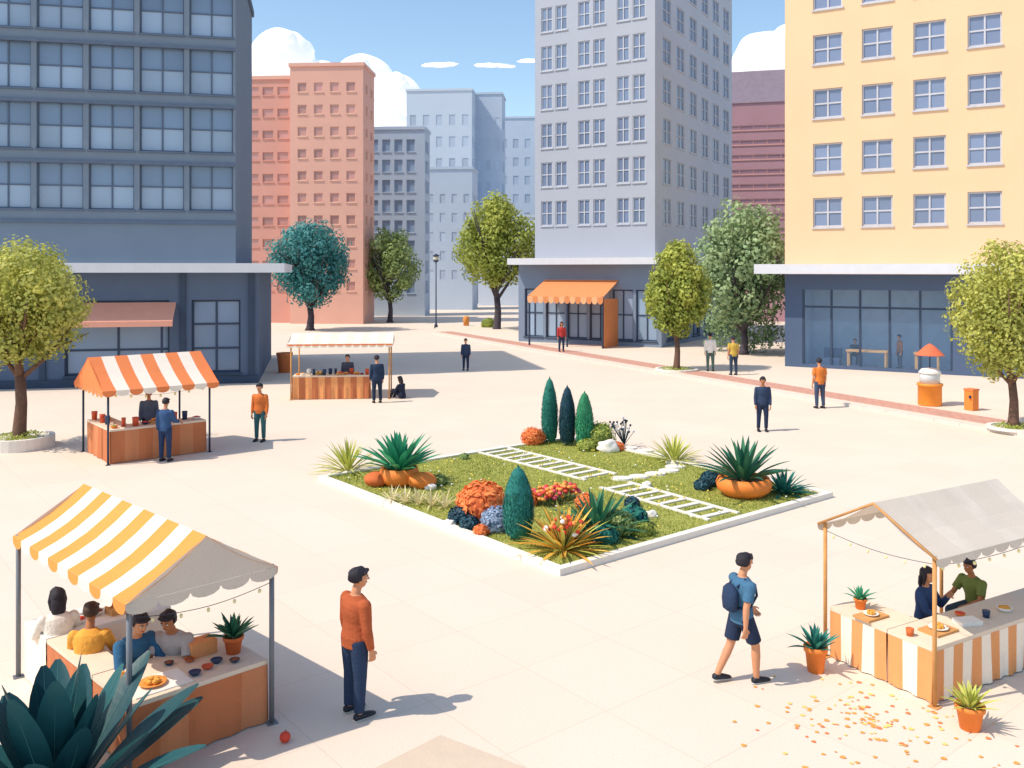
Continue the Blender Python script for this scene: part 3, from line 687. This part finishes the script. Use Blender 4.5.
scallop(mb,V((*F,0))-V((*d,0))*.165-V((*u,0))*.15,V((*u,0)),W+.3,13,.07,[strO],2.245)
posts(mb,[F,F+u*W,F+d*D,F+u*W+d*D],2.25,.03,wood)
table(mb,F+u*.05+d*.1,u,d,W-.85,.8,.95,topm,[clothO,clothB],12)
goods(mb,F+u*.1+d*.1,u,d,W-.9,.7,.95,14,9)
mb.build('white_market_stall',(F.x,F.y,0))
# front left stall
mb=MB(); F=V((-3.93,9.15)); a=V((.72,.69)).normalized(); b=V((-.72,.69)).normalized(); W=1.62; D=3.3
canopy(mb,F,a,b,W,D,1.8,2.33,[strY,strW],11,gableM,ov=.05,drop=.13)
posts(mb,[F+a*.02+b*.02,F+a*W,F+b*D,F+a*W+b*D],1.82,.03)
table(mb,F+a*.05+b*.06,a,b,W-.08,.95,.72,topm,[clothB,clothB2,clothB],5)
table(mb,F+a*.05+b*1.05,a,b,.35,1.35,.72,topm,[clothB],2)
table(mb,F+a*.05+b*2.45,a,b,W-.1,.75,.72,whc,[clothC],4)
A3=V((*a,0));B3=V((*b,0));F3=V((*F,.72))
mb.cbox(F3+A3*.45+B3*.33,.62,.42,.012,whc,.76)
plate(mb,F3+A3*.4+B3*.33+V((0,0,.014)),.15,strY,food); plate(mb,F3+A3*.25+B3*.72,.13,whc,food)
for t_,s_,r,m_ in ((.83,.25,.07,navyc),(1.0,.3,.065,redc),(1.15,.38,.07,navyc),(1.3,.25,.06,navyc),(.95,.62,.06,terrad),(.75,.7,.055,navyc)): bowl(mb,F3+A3*t_+B3*s_,r,m_,brownf if r<.065 else None)
mb.cbox(F3+A3*1.15+B3*.75,.3,.22,.16,clothO,.76)
goods(mb,F+a*.1+b*2.55,a,b,W-.3,.5,.72,5,12)
lights(mb,F+a*W,F+a*W+b*D,8,1.68,.15,.02); lights(mb,F+a*.1,F+a*W,5,1.62,.08,.02)
mb.build('amber_striped_market_stall',(F.x,F.y,0))
# right stall
mb=MB(); F=V((5.03,10.64)); a=V((.866,.5)); b=V((-.5,.866)); W4=2.5; D4=1.62
canopy(mb,F,b,a,D4,W4,1.78,2.26,[gableM,gableM,M('canvas_cream2','#ebe0d2',.75,transl=.15)],9,clothO,ov=.07,drop=.11,gable=False)
P=V((*F,0))-V((*a,0))*.06-V((*b,0))*.07; bb=V((*b,0)); wv=D4+.14
mb.tube([P+V((0,0,1.78)),P+bb*wv/2+V((0,0,2.25)),P+bb*wv+V((0,0,1.78))],[.018]*3,wood,6)
posts(mb,[F,F+b*D4,F+a*W4,F+a*W4+b*D4],1.8,.026,wood)
table(mb,F+a*.05+b*.05,a,b,W4+.5,.62,.68,topm,[clothO,clothC],16)
table(mb,F+a*.05+b*.7,a,b,.62,D4-.75,.68,topm,[clothO,clothC],4)
A4=V((*a,0));B4=V((*b,0));F4=V((*F,.68))
mb.cbox(F4+A4*.55+B4*.33,.42,.28,.03,wood,.52); mb.cbox(F4+A4*.2+B4*1.05,.4,.25,.03,wood,.52)
plate(mb,F4+A4*.55+B4*.33+V((0,0,.03)),.12,whc,food); plate(mb,F4+A4*.2+B4*1.05+V((0,0,.03)),.1,whc,food)
mb.lathe([(.04,0),(.05,.09),(.042,.09)],F4+A4*.12+B4*.42,terrad,12); mb.lathe([(.04,0),(.05,.09),(.042,.09)],F4+A4*1.5+B4*.3,navyc,12)
mb.cbox(F4+A4*1.1+B4*.3,.3,.2,.05,whc,.2); bowl(mb,F4+A4*1.9+B4*.3,.1,whc,food); bowl(mb,F4+A4*1.25+B4*.5,.07,terra,fr_)
lights(mb,F+b*D4,F,6,1.7,.06,.02); lights(mb,F,F+a*W4,8,1.68,.06,.02)
mb.build('cream_market_stall',(F.x,F.y,0))
def pot(name,x,y,z,pr,ph,L,n,mat,w=.035,pm=terra):
    mb=MB(); rng=random.Random(int(x*100)); c=V((x,y,z))
    mb.lathe([(pr*.72,0),(pr*.95,ph*.8),(pr*1.08,ph*.8),(pr*1.1,ph),(pr*.92,ph),(pr*.9,ph*.88)],c,pm,18)
    mb.ell(c+V((0,0,ph*.86)),(pr*.88,pr*.88,.015),soil,12,5)
    agave(mb,c+V((0,0,ph*.88)),n,L,w,mat,rng,curve=.6,lo=.45,rad=pr*.4)
    mb.build(name,(x,y,z))
pot('potted_plant',3.94,11.6,0,.14,.33,.36,26,G6,.075); pot('potted_plant',5.2,10.15,0,.15,.27,.34,34,G3,.05,terra)
q=F4+A4*.33+B4*1.32; pot('potted_plant',q.x,q.y,.68,.08,.14,.22,20,G1,.05)
q=F3+A3*1.42+B3*.5; pot('potted_plant',q.x,q.y,.72,.11,.2,.34,26,G2,.075,terrad)
# foreground broad-leaf plant
mb=MB(); rng=random.Random(2); ribm=M('leaf_rib','#5a8f8c',.75,bump=0)
c=V((-4.3,8.4,0))
for i in range(34):
    t=(i+.5)/34; az=i*2.39996+.4; mb.tone=rng.random()
    blade(mb,c+V((math.cos(az)*.14*t,math.sin(az)*.14*t,0)),az,1.52-1.0*t,1.55*rng.uniform(.82,1.03),.34,G8,.4*(.4+t),16,.09,broad=True,rib=ribm)
mb.build('broad_leaf_plant',tuple(c))
mb=MB(); mb.ell((-2.5,9.85,.06),(.06,.06,.058),fr_,16,10); mb.tube([(-2.5,9.85,.11),(-2.49,9.86,.14)],[.006,.004],bark,5); mb.build('tomato',(-2.5,9.85,0))
mb=MB(); rng=random.Random(77); pm1=M('petal_orange','#f0a04c',.88,bump=0); pm2=M('petal_yellow','#f5cc70',.88,bump=0)
for i in range(170):
    x=rng.gauss(4.2,.72); y=rng.gauss(10.3,.5)
    if (x-F.x)*a.x+(y-F.y)*a.y>-.1 and (x-F.x)*b.x+(y-F.y)*b.y>-.1: continue
    r=rng.uniform(.014,.034); an=rng.uniform(0,6.28)
    mb.poly([V((x+math.cos(an+k)*r*(1.3 if k%2 else .8),y+math.sin(an+k)*r,.006+.002*rng.random())) for k in range(6)],rng.choice([pm1,pm1,pm2,strO]))
mb.build('fallen_petals',(4.3,10.3,0))
mb=MB(); mb.lathe([(.3,0),(.38,.85),(.42,.9),(.42,1.0),(.34,1.0),(.32,.8)],(-11.6,45.6,0),M('orange_bin','#e2844e',.85),16); mb.build('orange_planter_bin',(-11.6,45.6,0))
mb=MB(); c=V((16.7,32.5,.12)); mb.cbox(c,.34,.34,.72,terra,.5); mb.cbox(c+V((0,0,.72)),.38,.38,.06,strO,.5); mb.cbox(c+V((-.1,-.15,.45)),.16,.06,.1,navyc,.5); mb.build('litter_bin',tuple(c))
mb=MB(); c=V((15.75,33.7,.12)); mb.lathe([(.4,0),(.42,.05),(.42,.72),(.46,.74),(.46,.82),(.4,.82)],c,M('cart_orange','#f5963a',.86,rough=.5),20)
mb.lathe([(.36,.82),(.36,1.2),(.28,1.34)],c,M('cart_glass','#dfe8ea',.8,rough=.15),20); mb.lathe([(.39,1.2),(.4,1.24),(.3,1.36),(.05,1.42)],c,whc,20)
mb.tube([c+V((0,0,1.4)),c+V((0,0,2.2))],[.025,.025],dkp,8); mb.lathe([(.52,1.88),(.5,1.9),(.2,2.2),(.03,2.32)],c+V((0,0,0)),M('cart_shade','#e47450',.82),20)
mb.build('snack_cart',tuple(c))
mb=MB(); mb.lathe([(.25,0),(.3,.7),(.2,.9)],(-4.3,84,0),M('bin2','#e2944e',.8),12); mb.build('litter_bin',(-4.3,84,0))
plant('round_shrub',-2.1,80,shr(.65,.6,L_y2,c_gr,500,.2),0)

# ------------------------------------------------------------ people
def remesh(mb,name,vox,parent,smooth=3):
    me=mb.mesh(name+'_src'); ob=bpy.data.objects.new(name+'_src',me); col.objects.link(ob)
    md=ob.modifiers.new('r','REMESH'); md.mode='VOXEL'; md.voxel_size=vox; md.use_smooth_shade=True
    if smooth: ms=ob.modifiers.new('s','SMOOTH'); ms.factor=.5; ms.iterations=smooth
    dg=bpy.context.evaluated_depsgraph_get(); dg.update(); ev=ob.evaluated_get(dg)
    nm=bpy.data.meshes.new_from_object(ev); nm.name=name
    nm.materials.clear(); nm.materials.append(mb.mats[0])
    nm.polygons.foreach_set('material_index',[0]*len(nm.polygons))
    bpy.data.objects.remove(ob); o=bpy.data.objects.new(name,nm); col.objects.link(o); o.parent=parent; return o
hairm={'k':M('hair_black','#2b2730',.8,var=.3,scale=30,rough=.5,bump=.5,bscale=120),'b':M('hair_brown','#4c352b',.75,var=.3,scale=30,rough=.5,bump=.5,bscale=120)}
skins=[M('skin_warm','#d4946e',.83,var=.04,rough=.6,bump=0,fine=0),M('skin_deep','#b5764e',.83,var=.04,rough=.6,bump=0,fine=0),M('skin_fair','#e6b290',.83,var=.04,rough=.6,bump=0,fine=0)]
eyew=M('eye_white','#f2eee8',.85,bump=0,fine=0); eyed=M('eye_dark','#22180f',.6,bump=0,fine=0,rough=.2); lipm=M('lips','#b4614c',.75,bump=0,fine=0)
shoem=M('shoe_dark','#2a2d38',.7,rough=.5); solem=M('shoe_sole','#e6e0d6',.7)
def cloth(hexc):
    return M('fabric_'+hexc[1:],hexc,.82,var=.12,scale=9,bump=.45,bscale=30,rough=.9,fine=.06)
ST=dict(armL=((-.14,0,-1),(-.03,.18,-1)),armR=((.14,0,-1),(.03,.18,-1)),legL=((-.04,.03,-1),(0,-.04,-1)),legR=((.05,0,-1),(.03,-.05,-1)))
WK=dict(armL=((-.14,.4,-1),(0,.65,-.8)),armR=((.14,-.35,-1),(.03,-.05,-1)),legL=((-.02,-.22,-1),(0,-.5,-1)),legR=((.02,.34,-1),(0,.02,-1)))
SIT=dict(armL=((-.2,.45,-.8),(.15,.9,-.15)),armR=((.2,.45,-.8),(-.15,.9,-.15)),legL=((-.12,1,-.05),(0,0,-1)),legR=((.12,1,-.05),(0,0,-1)),pz=.53,lean=.15)
def human(name,x,y,z,head,top,legs,H=1.72,pose=ST,sk=0,hair='k',sleeve='long',shorts=False,near=False,long=False,hy=0,hp=0,shoe=None,extra=None,wide=1.07):
    sc=H/1.735; E=empty(name,(x,y,z),math.radians(head)); E.scale=(sc*wide,sc*wide,sc)
    sm=skins[sk]; vb=.0105 if near else .02
    lean=pose.get('lean',0.03); T=V((0,math.sin(lean),math.cos(lean))); X=V((1,0,0))
    hips=[V((-.088,0,-.02)),V((.088,0,-.02))]; lg=[]
    for hp_,k in zip(hips,('legL','legR')):
        d1,d2=[V(q).normalized() for q in pose[k]]; kn=hp_+d1*.43; an=kn+d2*.42; lg.append((hp_,kn,an))
    pz=pose.get('pz')
    if pz is None: pz=.085-min(l[2].z for l in lg)
    P=V((0,0,pz)); lg=[tuple(q+P for q in l) for l in lg]
    sp=lambda t:P+T*t
    Fd=V((0,math.cos(lean),-math.sin(lean)))
    tor=[(-.13,.10,.08),(-.07,.15,.105),(.02,.162,.112),(.12,.142,.1),(.2,.138,.098),(.3,.158,.112),(.38,.172,.112),(.44,.168,.098),(.48,.125,.08),(.51,.07,.06)]
    arms=[]
    for s,k in ((-1,'armL'),(1,'armR')):
        d1,d2=[V(q).normalized() for q in pose[k]]; sh=sp(.435)+X*s*.178; el=sh+d1*.285; wr=el+d2*.25; arms.append((sh,el,wr,d2,s))
    hb=sp(.60)+Fd*.015
    HR=Matrix.Rotation(math.radians(hy),3,'Z')@Matrix.Rotation(-lean*.5+math.radians(hp),3,'X')
    hc=hb+HR@V((0,.015,.10)); hpnt=lambda q:hc+HR@V(q)
    def calf(kn,an):
        d=(an-kn); return kn+d*.3
    m=MB()
    m.loft([(sp(t),X*rx,Fd*ry) for t,rx,ry in tor],sm,16)
    m.tube([sp(.46),sp(.54),hb+Fd*.0],[.062,.052,.05],sm,12,rnd=True)
    for sh,el,wr,d2,s in arms:
        m.tube([sh,sh.lerp(el,.5),el],[.052,.047,.04],sm,10,rnd=True); m.tube([el,el.lerp(wr,.3),wr+d2*.02],[.04,.041,.026],sm,10,rnd=True)
    for h_,k_,a_ in lg:
        m.tube([h_,h_.lerp(k_,.45),k_],[.085,.075,.053],sm,12,rnd=True); m.tube([k_,calf(k_,a_),a_],[.053,.056,.037],sm,12,rnd=True)
        m.tube([a_,a_+V((0,.04,-.045)),a_+V((0,.13,-.055))],[.036,.035,.026],sm,8,rnd=True)
    m.ell(hc+HR@V((0,0,.02)),(.075,.093,.1),sm,18,14,rot=HR); m.ell(hpnt((0,.022,-.05)),(.055,.062,.068),sm,16,10,rot=HR)
    m.tube([hpnt((0,.088,.02)),hpnt((0,.108,-.022))],[.009,.014],sm,8,rnd=True)
    for s in (-1,1): m.ell(hpnt((s*.076,-.005,-.005)),(.012,.02,.032),sm,10,8,rot=HR)
    remesh(m,'body',vb,E)
    m=MB()
    for s in (-1,1):
        m.ell(hpnt((s*.03,.083,.012)),(.014,.009,.009),eyew,10,8,rot=HR); m.ell(hpnt((s*.03,.0895,.012)),(.0068,.005,.0075),eyed,8,6,rot=HR)
        m.tube([hpnt((s*.015,.093,.034)),hpnt((s*.03,.092,.038)),hpnt((s*.046,.081,.033))],[.004,.005,.003],hairm[hair],6)
    m.tube([hpnt((-.022,.077,-.052)),hpnt((0,.086,-.054)),hpnt((.022,.077,-.052))],[.003,.007,.003],lipm,8,rnd=True)
    m.build('face',parent=E)
    m=MB(); m.ell(V((0,-.012,.03)),(.092,.11,.112),hairm[hair],26,20,disp=.12,sd=x)
    nv=[]
    for q in m.v:
        q=V(q)
        if q.y>.02 and q.z<.055+.1*max(0,.07-q.y): q=q*.72
        elif q.z<-.035: q=V((q.x*.82,q.y*.86,-.035+(q.z+.035)*.5))
        q*=1+.06*noise.noise(q*40)
        nv.append(tuple(hpnt(q)))
    m.v=nv
    m.tube([hpnt((-.06,.06,.075)),hpnt((0,.085,.09)),hpnt((.065,.055,.075))],[.018,.026,.018],hairm[hair],8,rnd=True)
    if long:
        m.tube([hpnt((0,-.05,.05)),hpnt((0,-.085,-.05)),hpnt((0,-.09,-.16)),hpnt((0,-.08,-.25))],[.075,.088,.085,.05],hairm[hair],14,rnd=True,flat=.5)
        for s in (-1,1): m.tube([hpnt((s*.07,-.01,.05)),hpnt((s*.085,-.01,-.04)),hpnt((s*.08,-.02,-.15))],[.025,.028,.012],hairm[hair],8,rnd=True)
    m.build('hair',parent=E)
    cm_=cloth(top); m=MB()
    st=[(-.1,.168,.125)]+[(t,rx+.016,ry+.017) for t,rx,ry in tor[1:8]]+[(.485,.125,.088),(.512,.078,.07)]
    m.loft([(sp(t),X*rx,Fd*ry) for t,rx,ry in st],cm_,20)
    for sh,el,wr,d2,s in arms:
        if sleeve=='long':
            m.tube([sh,sh.lerp(el,.5),el],[.068,.062,.054],cm_,12,rnd=True); m.tube([el,el.lerp(wr,.4),wr],[.054,.051,.038],cm_,12,rnd=False)
        else:
            m.tube([sh,sh.lerp(el,.35),sh.lerp(el,.72)],[.069,.067,.068],cm_,12,rnd=False); m.ell(sh,(.07,.07,.07),cm_,12,8)
    remesh(m,'shirt',.011 if near else .018,E,2)
    tm=cloth(legs); m=MB()
    m.loft([(sp(t),X*rx,Fd*ry) for t,rx,ry in ((-.15,.11,.09),(-.09,.165,.118),(0,.175,.125),(.06,.165,.118))],tm,18)
    for h_,k_,a_ in lg:
        if shorts: m.tube([h_,h_.lerp(k_,.5),h_.lerp(k_,.82)],[.1,.098,.094],tm,14)
        else:
            m.tube([h_,h_.lerp(k_,.5),k_],[.1,.088,.07],tm,14,rnd=True); m.tube([k_,k_.lerp(a_,.5),a_+(a_-k_).normalized()*-.01],[.07,.062,.055],tm,14)
    remesh(m,'shorts' if shorts else 'trousers',.011 if near else .018,E,2)
    m=MB(); shm=shoe or shoem
    for h_,k_,a_ in lg:
        dz=a_.z-.085; pitch=-min(.6,dz*2.5)
        if pose.get('pz'): pitch=0
        RX=Matrix.Rotation(pitch,3,'X'); f=lambda q:a_+RX@V(q)
        m.loft([(f((0,yy,zz)),V((rx,0,0)),RX@V((0,0,rz_))) for yy,rx,rz_,zz in ((-.06,.02,.015,-.05),(-.05,.036,.038,-.04),(0,.042,.05,-.03),(.07,.046,.038,-.042),(.13,.047,.03,-.05),(.18,.036,.022,-.057),(.2,.015,.012,-.06))],shm,14)
        m.loft([(f((0,yy,-.074)),V((rx,0,0)),RX@V((0,0,.009))) for yy,rx in ((-.07,.02),(-.05,.04),(.0,.043),(.1,.05),(.17,.042),(.21,.015))],solem if near else shm,12)
    m.build('shoes',parent=E)
    m=MB()
    for sh,el,wr,d2,s in arms:
        n_=V((-s,0,0)); n_=(n_-d2*n_.dot(d2))
        if n_.length<.2: n_=V((0,0,-1))
        if abs(d2.z)<.5: n_=V((0,0,-1))-d2*(-d2.z)
        n_.normalize(); sd_=d2.cross(n_)*1.0
        thumb=V((0,1,0)) if abs(d2.z)>=.5 else V((-s,0,0))
        if sd_.dot(thumb)<0: sd_=-sd_
        pb=wr+d2*.015
        rr=[]
        for t_,w_,h2 in ((-.03,.026,.02),(.0,.028,.018),(.04,.04,.016),(.085,.041,.014)): rr.append((pb+d2*t_,sd_*w_,n_*h2))
        m.loft(rr,sm,12)
        fl=(.072,.08,.075,.058)
        for i in range(4):
            o_=pb+d2*.07+sd_*(.031-.0205*i); l=fl[i]; a1=.25+.05*i
            j1=o_+(d2*math.cos(a1)+n_*math.sin(a1))*(l*.5+.02); j2=j1+(d2*math.cos(a1+.45)+n_*math.sin(a1+.45))*l*.32; j3=j2+(d2*math.cos(a1+.8)+n_*math.sin(a1+.8))*l*.28
            m.tube([o_,j1,j2,j3],[.0098,.0092,.0085,.0068],sm,8,rnd=True)
        o_=pb+d2*.02+sd_*.022; j1=o_+(d2*.6+sd_*.6+n_*.25).normalized()*.05; j2=j1+(d2*.9+sd_*.25+n_*.3).normalized()*.032
        m.tube([o_,j1,j2],[.0135,.0115,.0085],sm,8,rnd=True)
    if near: remesh(m,'hands',.0042,E,1)
    else: m.build('hands',parent=E)
    if extra: extra(E,sp,X,Fd)
    return E
def backpack(E,sp,X,Fd):
    m=MB(); bm_=cloth('#2a3d5a')
    m.loft([(sp(t)-Fd*.17,X*rx,Fd*ry) for t,rx,ry in ((.06,.06,.03),(.09,.12,.065),(.22,.135,.08),(.36,.12,.07),(.42,.06,.03))],bm_,16)
    for s in (-1,1): m.tube([sp(.4)+X*s*.08-Fd*.13,sp(.5)+X*s*.085-Fd*.02,sp(.42)+X*s*.1+Fd*.115,sp(.28)+X*s*.12+Fd*.13,sp(.14)+X*s*.15+Fd*.02,sp(.12)+X*s*.1-Fd*.13],[.016]*6,bm_,8)
    m.build('backpack',parent=E)
human('standing_man',-1.84,10.45,0,-48,'#b85c36','#2c3d5a',1.67,near=True,sk=0,hy=-20,wide=1.16)
human('walking_man',2.9,11.3,0,-70,'#46708f','#26334e',1.6,pose=WK,near=True,sleeve='short',shorts=True,sk=0,extra=backpack,wide=1.12)
human('seated_vendor',-3.95,10.6,0,172,'#b9b4b2','#2c3a50',1.66,pose=dict(SIT,lean=.3),near=True,sleeve='short',sk=1,hp=-10)
human('seated_customer',-4.47,10.42,0,-130,'#34668c','#26344c',1.7,pose=dict(SIT,lean=.35),near=True,sk=0,hp=-8)
human('seated_woman',-4.98,10.5,0,10,'#f1ac48','#44536a',1.62,pose=SIT,near=True,sk=1,hair='b')
human('seated_woman',-5.6,11.05,0,35,'#f1e8da','#44536a',1.6,pose=SIT,near=True,sk=2,long=True)
def stool(x,y,hh=.43):
    mb=MB(); mb.lathe([(.17,hh-.05),(.18,hh-.03),(.18,hh)],(x,y,0),wood,16)
    for k in range(4): a_=k*math.pi/2+.6; mb.tube([(x+math.cos(a_)*.12,y+math.sin(a_)*.12,hh-.04),(x+math.cos(a_)*.17,y+math.sin(a_)*.17,0)],[.016,.014],wood,8)
    mb.build('stool',(x,y,0))
for q in ((-3.95,10.6),(-4.47,10.42),(-4.98,10.5),(-5.6,11.05)): stool(*q)
talk=dict(SIT,armL=((-.2,.4,-.8),(.3,.6,.75)),lean=.05)
qa=V((*F,0))+A4*1.35+B4*1.1; qb=V((*F,0))+A4*2.38+B4*1.0
human('seated_woman',qa.x,qa.y,0,-140,'#334a70','#2b3a54',1.46,pose=talk,near=True,sk=0,long=True)
human('seated_man',qb.x,qb.y,0,115,'#768040','#3f5064',1.46,pose=dict(SIT,lean=.2),near=True,sk=1,sleeve='short')
stool(qa.x,qa.y,.38); stool(qb.x,qb.y,.38)
human('standing_man',-7.66,27.2,0,170,'#df7a3c','#3a6a6e',1.72)
human('customer_man',-9.45,24.35,0,-8,'#385680','#2a3d60',1.68,pose=dict(ST,armR=((.14,.3,-1),(0,.9,-.2))))
human('customer_man',-5.3,35.1,0,20,'#2a3a54','#25324a',1.82)
human('sitting_woman',-4.45,36.3,0,60,'#262c40','#232a3c',1.62,pose=dict(SIT,pz=.14,legL=((-.1,.8,.55),(0,.45,-.9)),legR=((.1,.8,.55),(0,.45,-.9))),long=True)
human('vendor_woman',-6.8,37.0,0,180,'#4a5066','#2c3446',1.68)
human('vendor_man',-10.6,26.1,0,200,'#5a6c84','#2c3446',1.68)
human('standing_man',-2.4,46.5,0,170,'#33425e','#26334e',1.62)
human('standing_woman',3.1,56,.12,190,'#c64440','#33405a',1.82,hair='b',long=True)
human('walking_man',10.0,45.1,.12,-10,'#f4ece2','#5a7068',1.88)
human('standing_man',10.75,43.4,.12,10,'#d4b250','#38485e',1.84,sleeve='short')
human('standing_man',8.1,28.9,0,175,'#33425e','#26334e',1.72,sk=1)
human('standing_man',11.6,33.7,0,10,'#e4823c','#43506a',1.84,sleeve='short')
c=S+U*2.4-NN*1.5
human('cafe_customer',c.x,c.y,.3,150,'#2f4060','#2f4060',1.7,pose=SIT)
c=S+U*4.6-NN*1.2
human('cafe_customer',c.x,c.y,.16,90,'#c07a4e','#3a4a64',1.72)
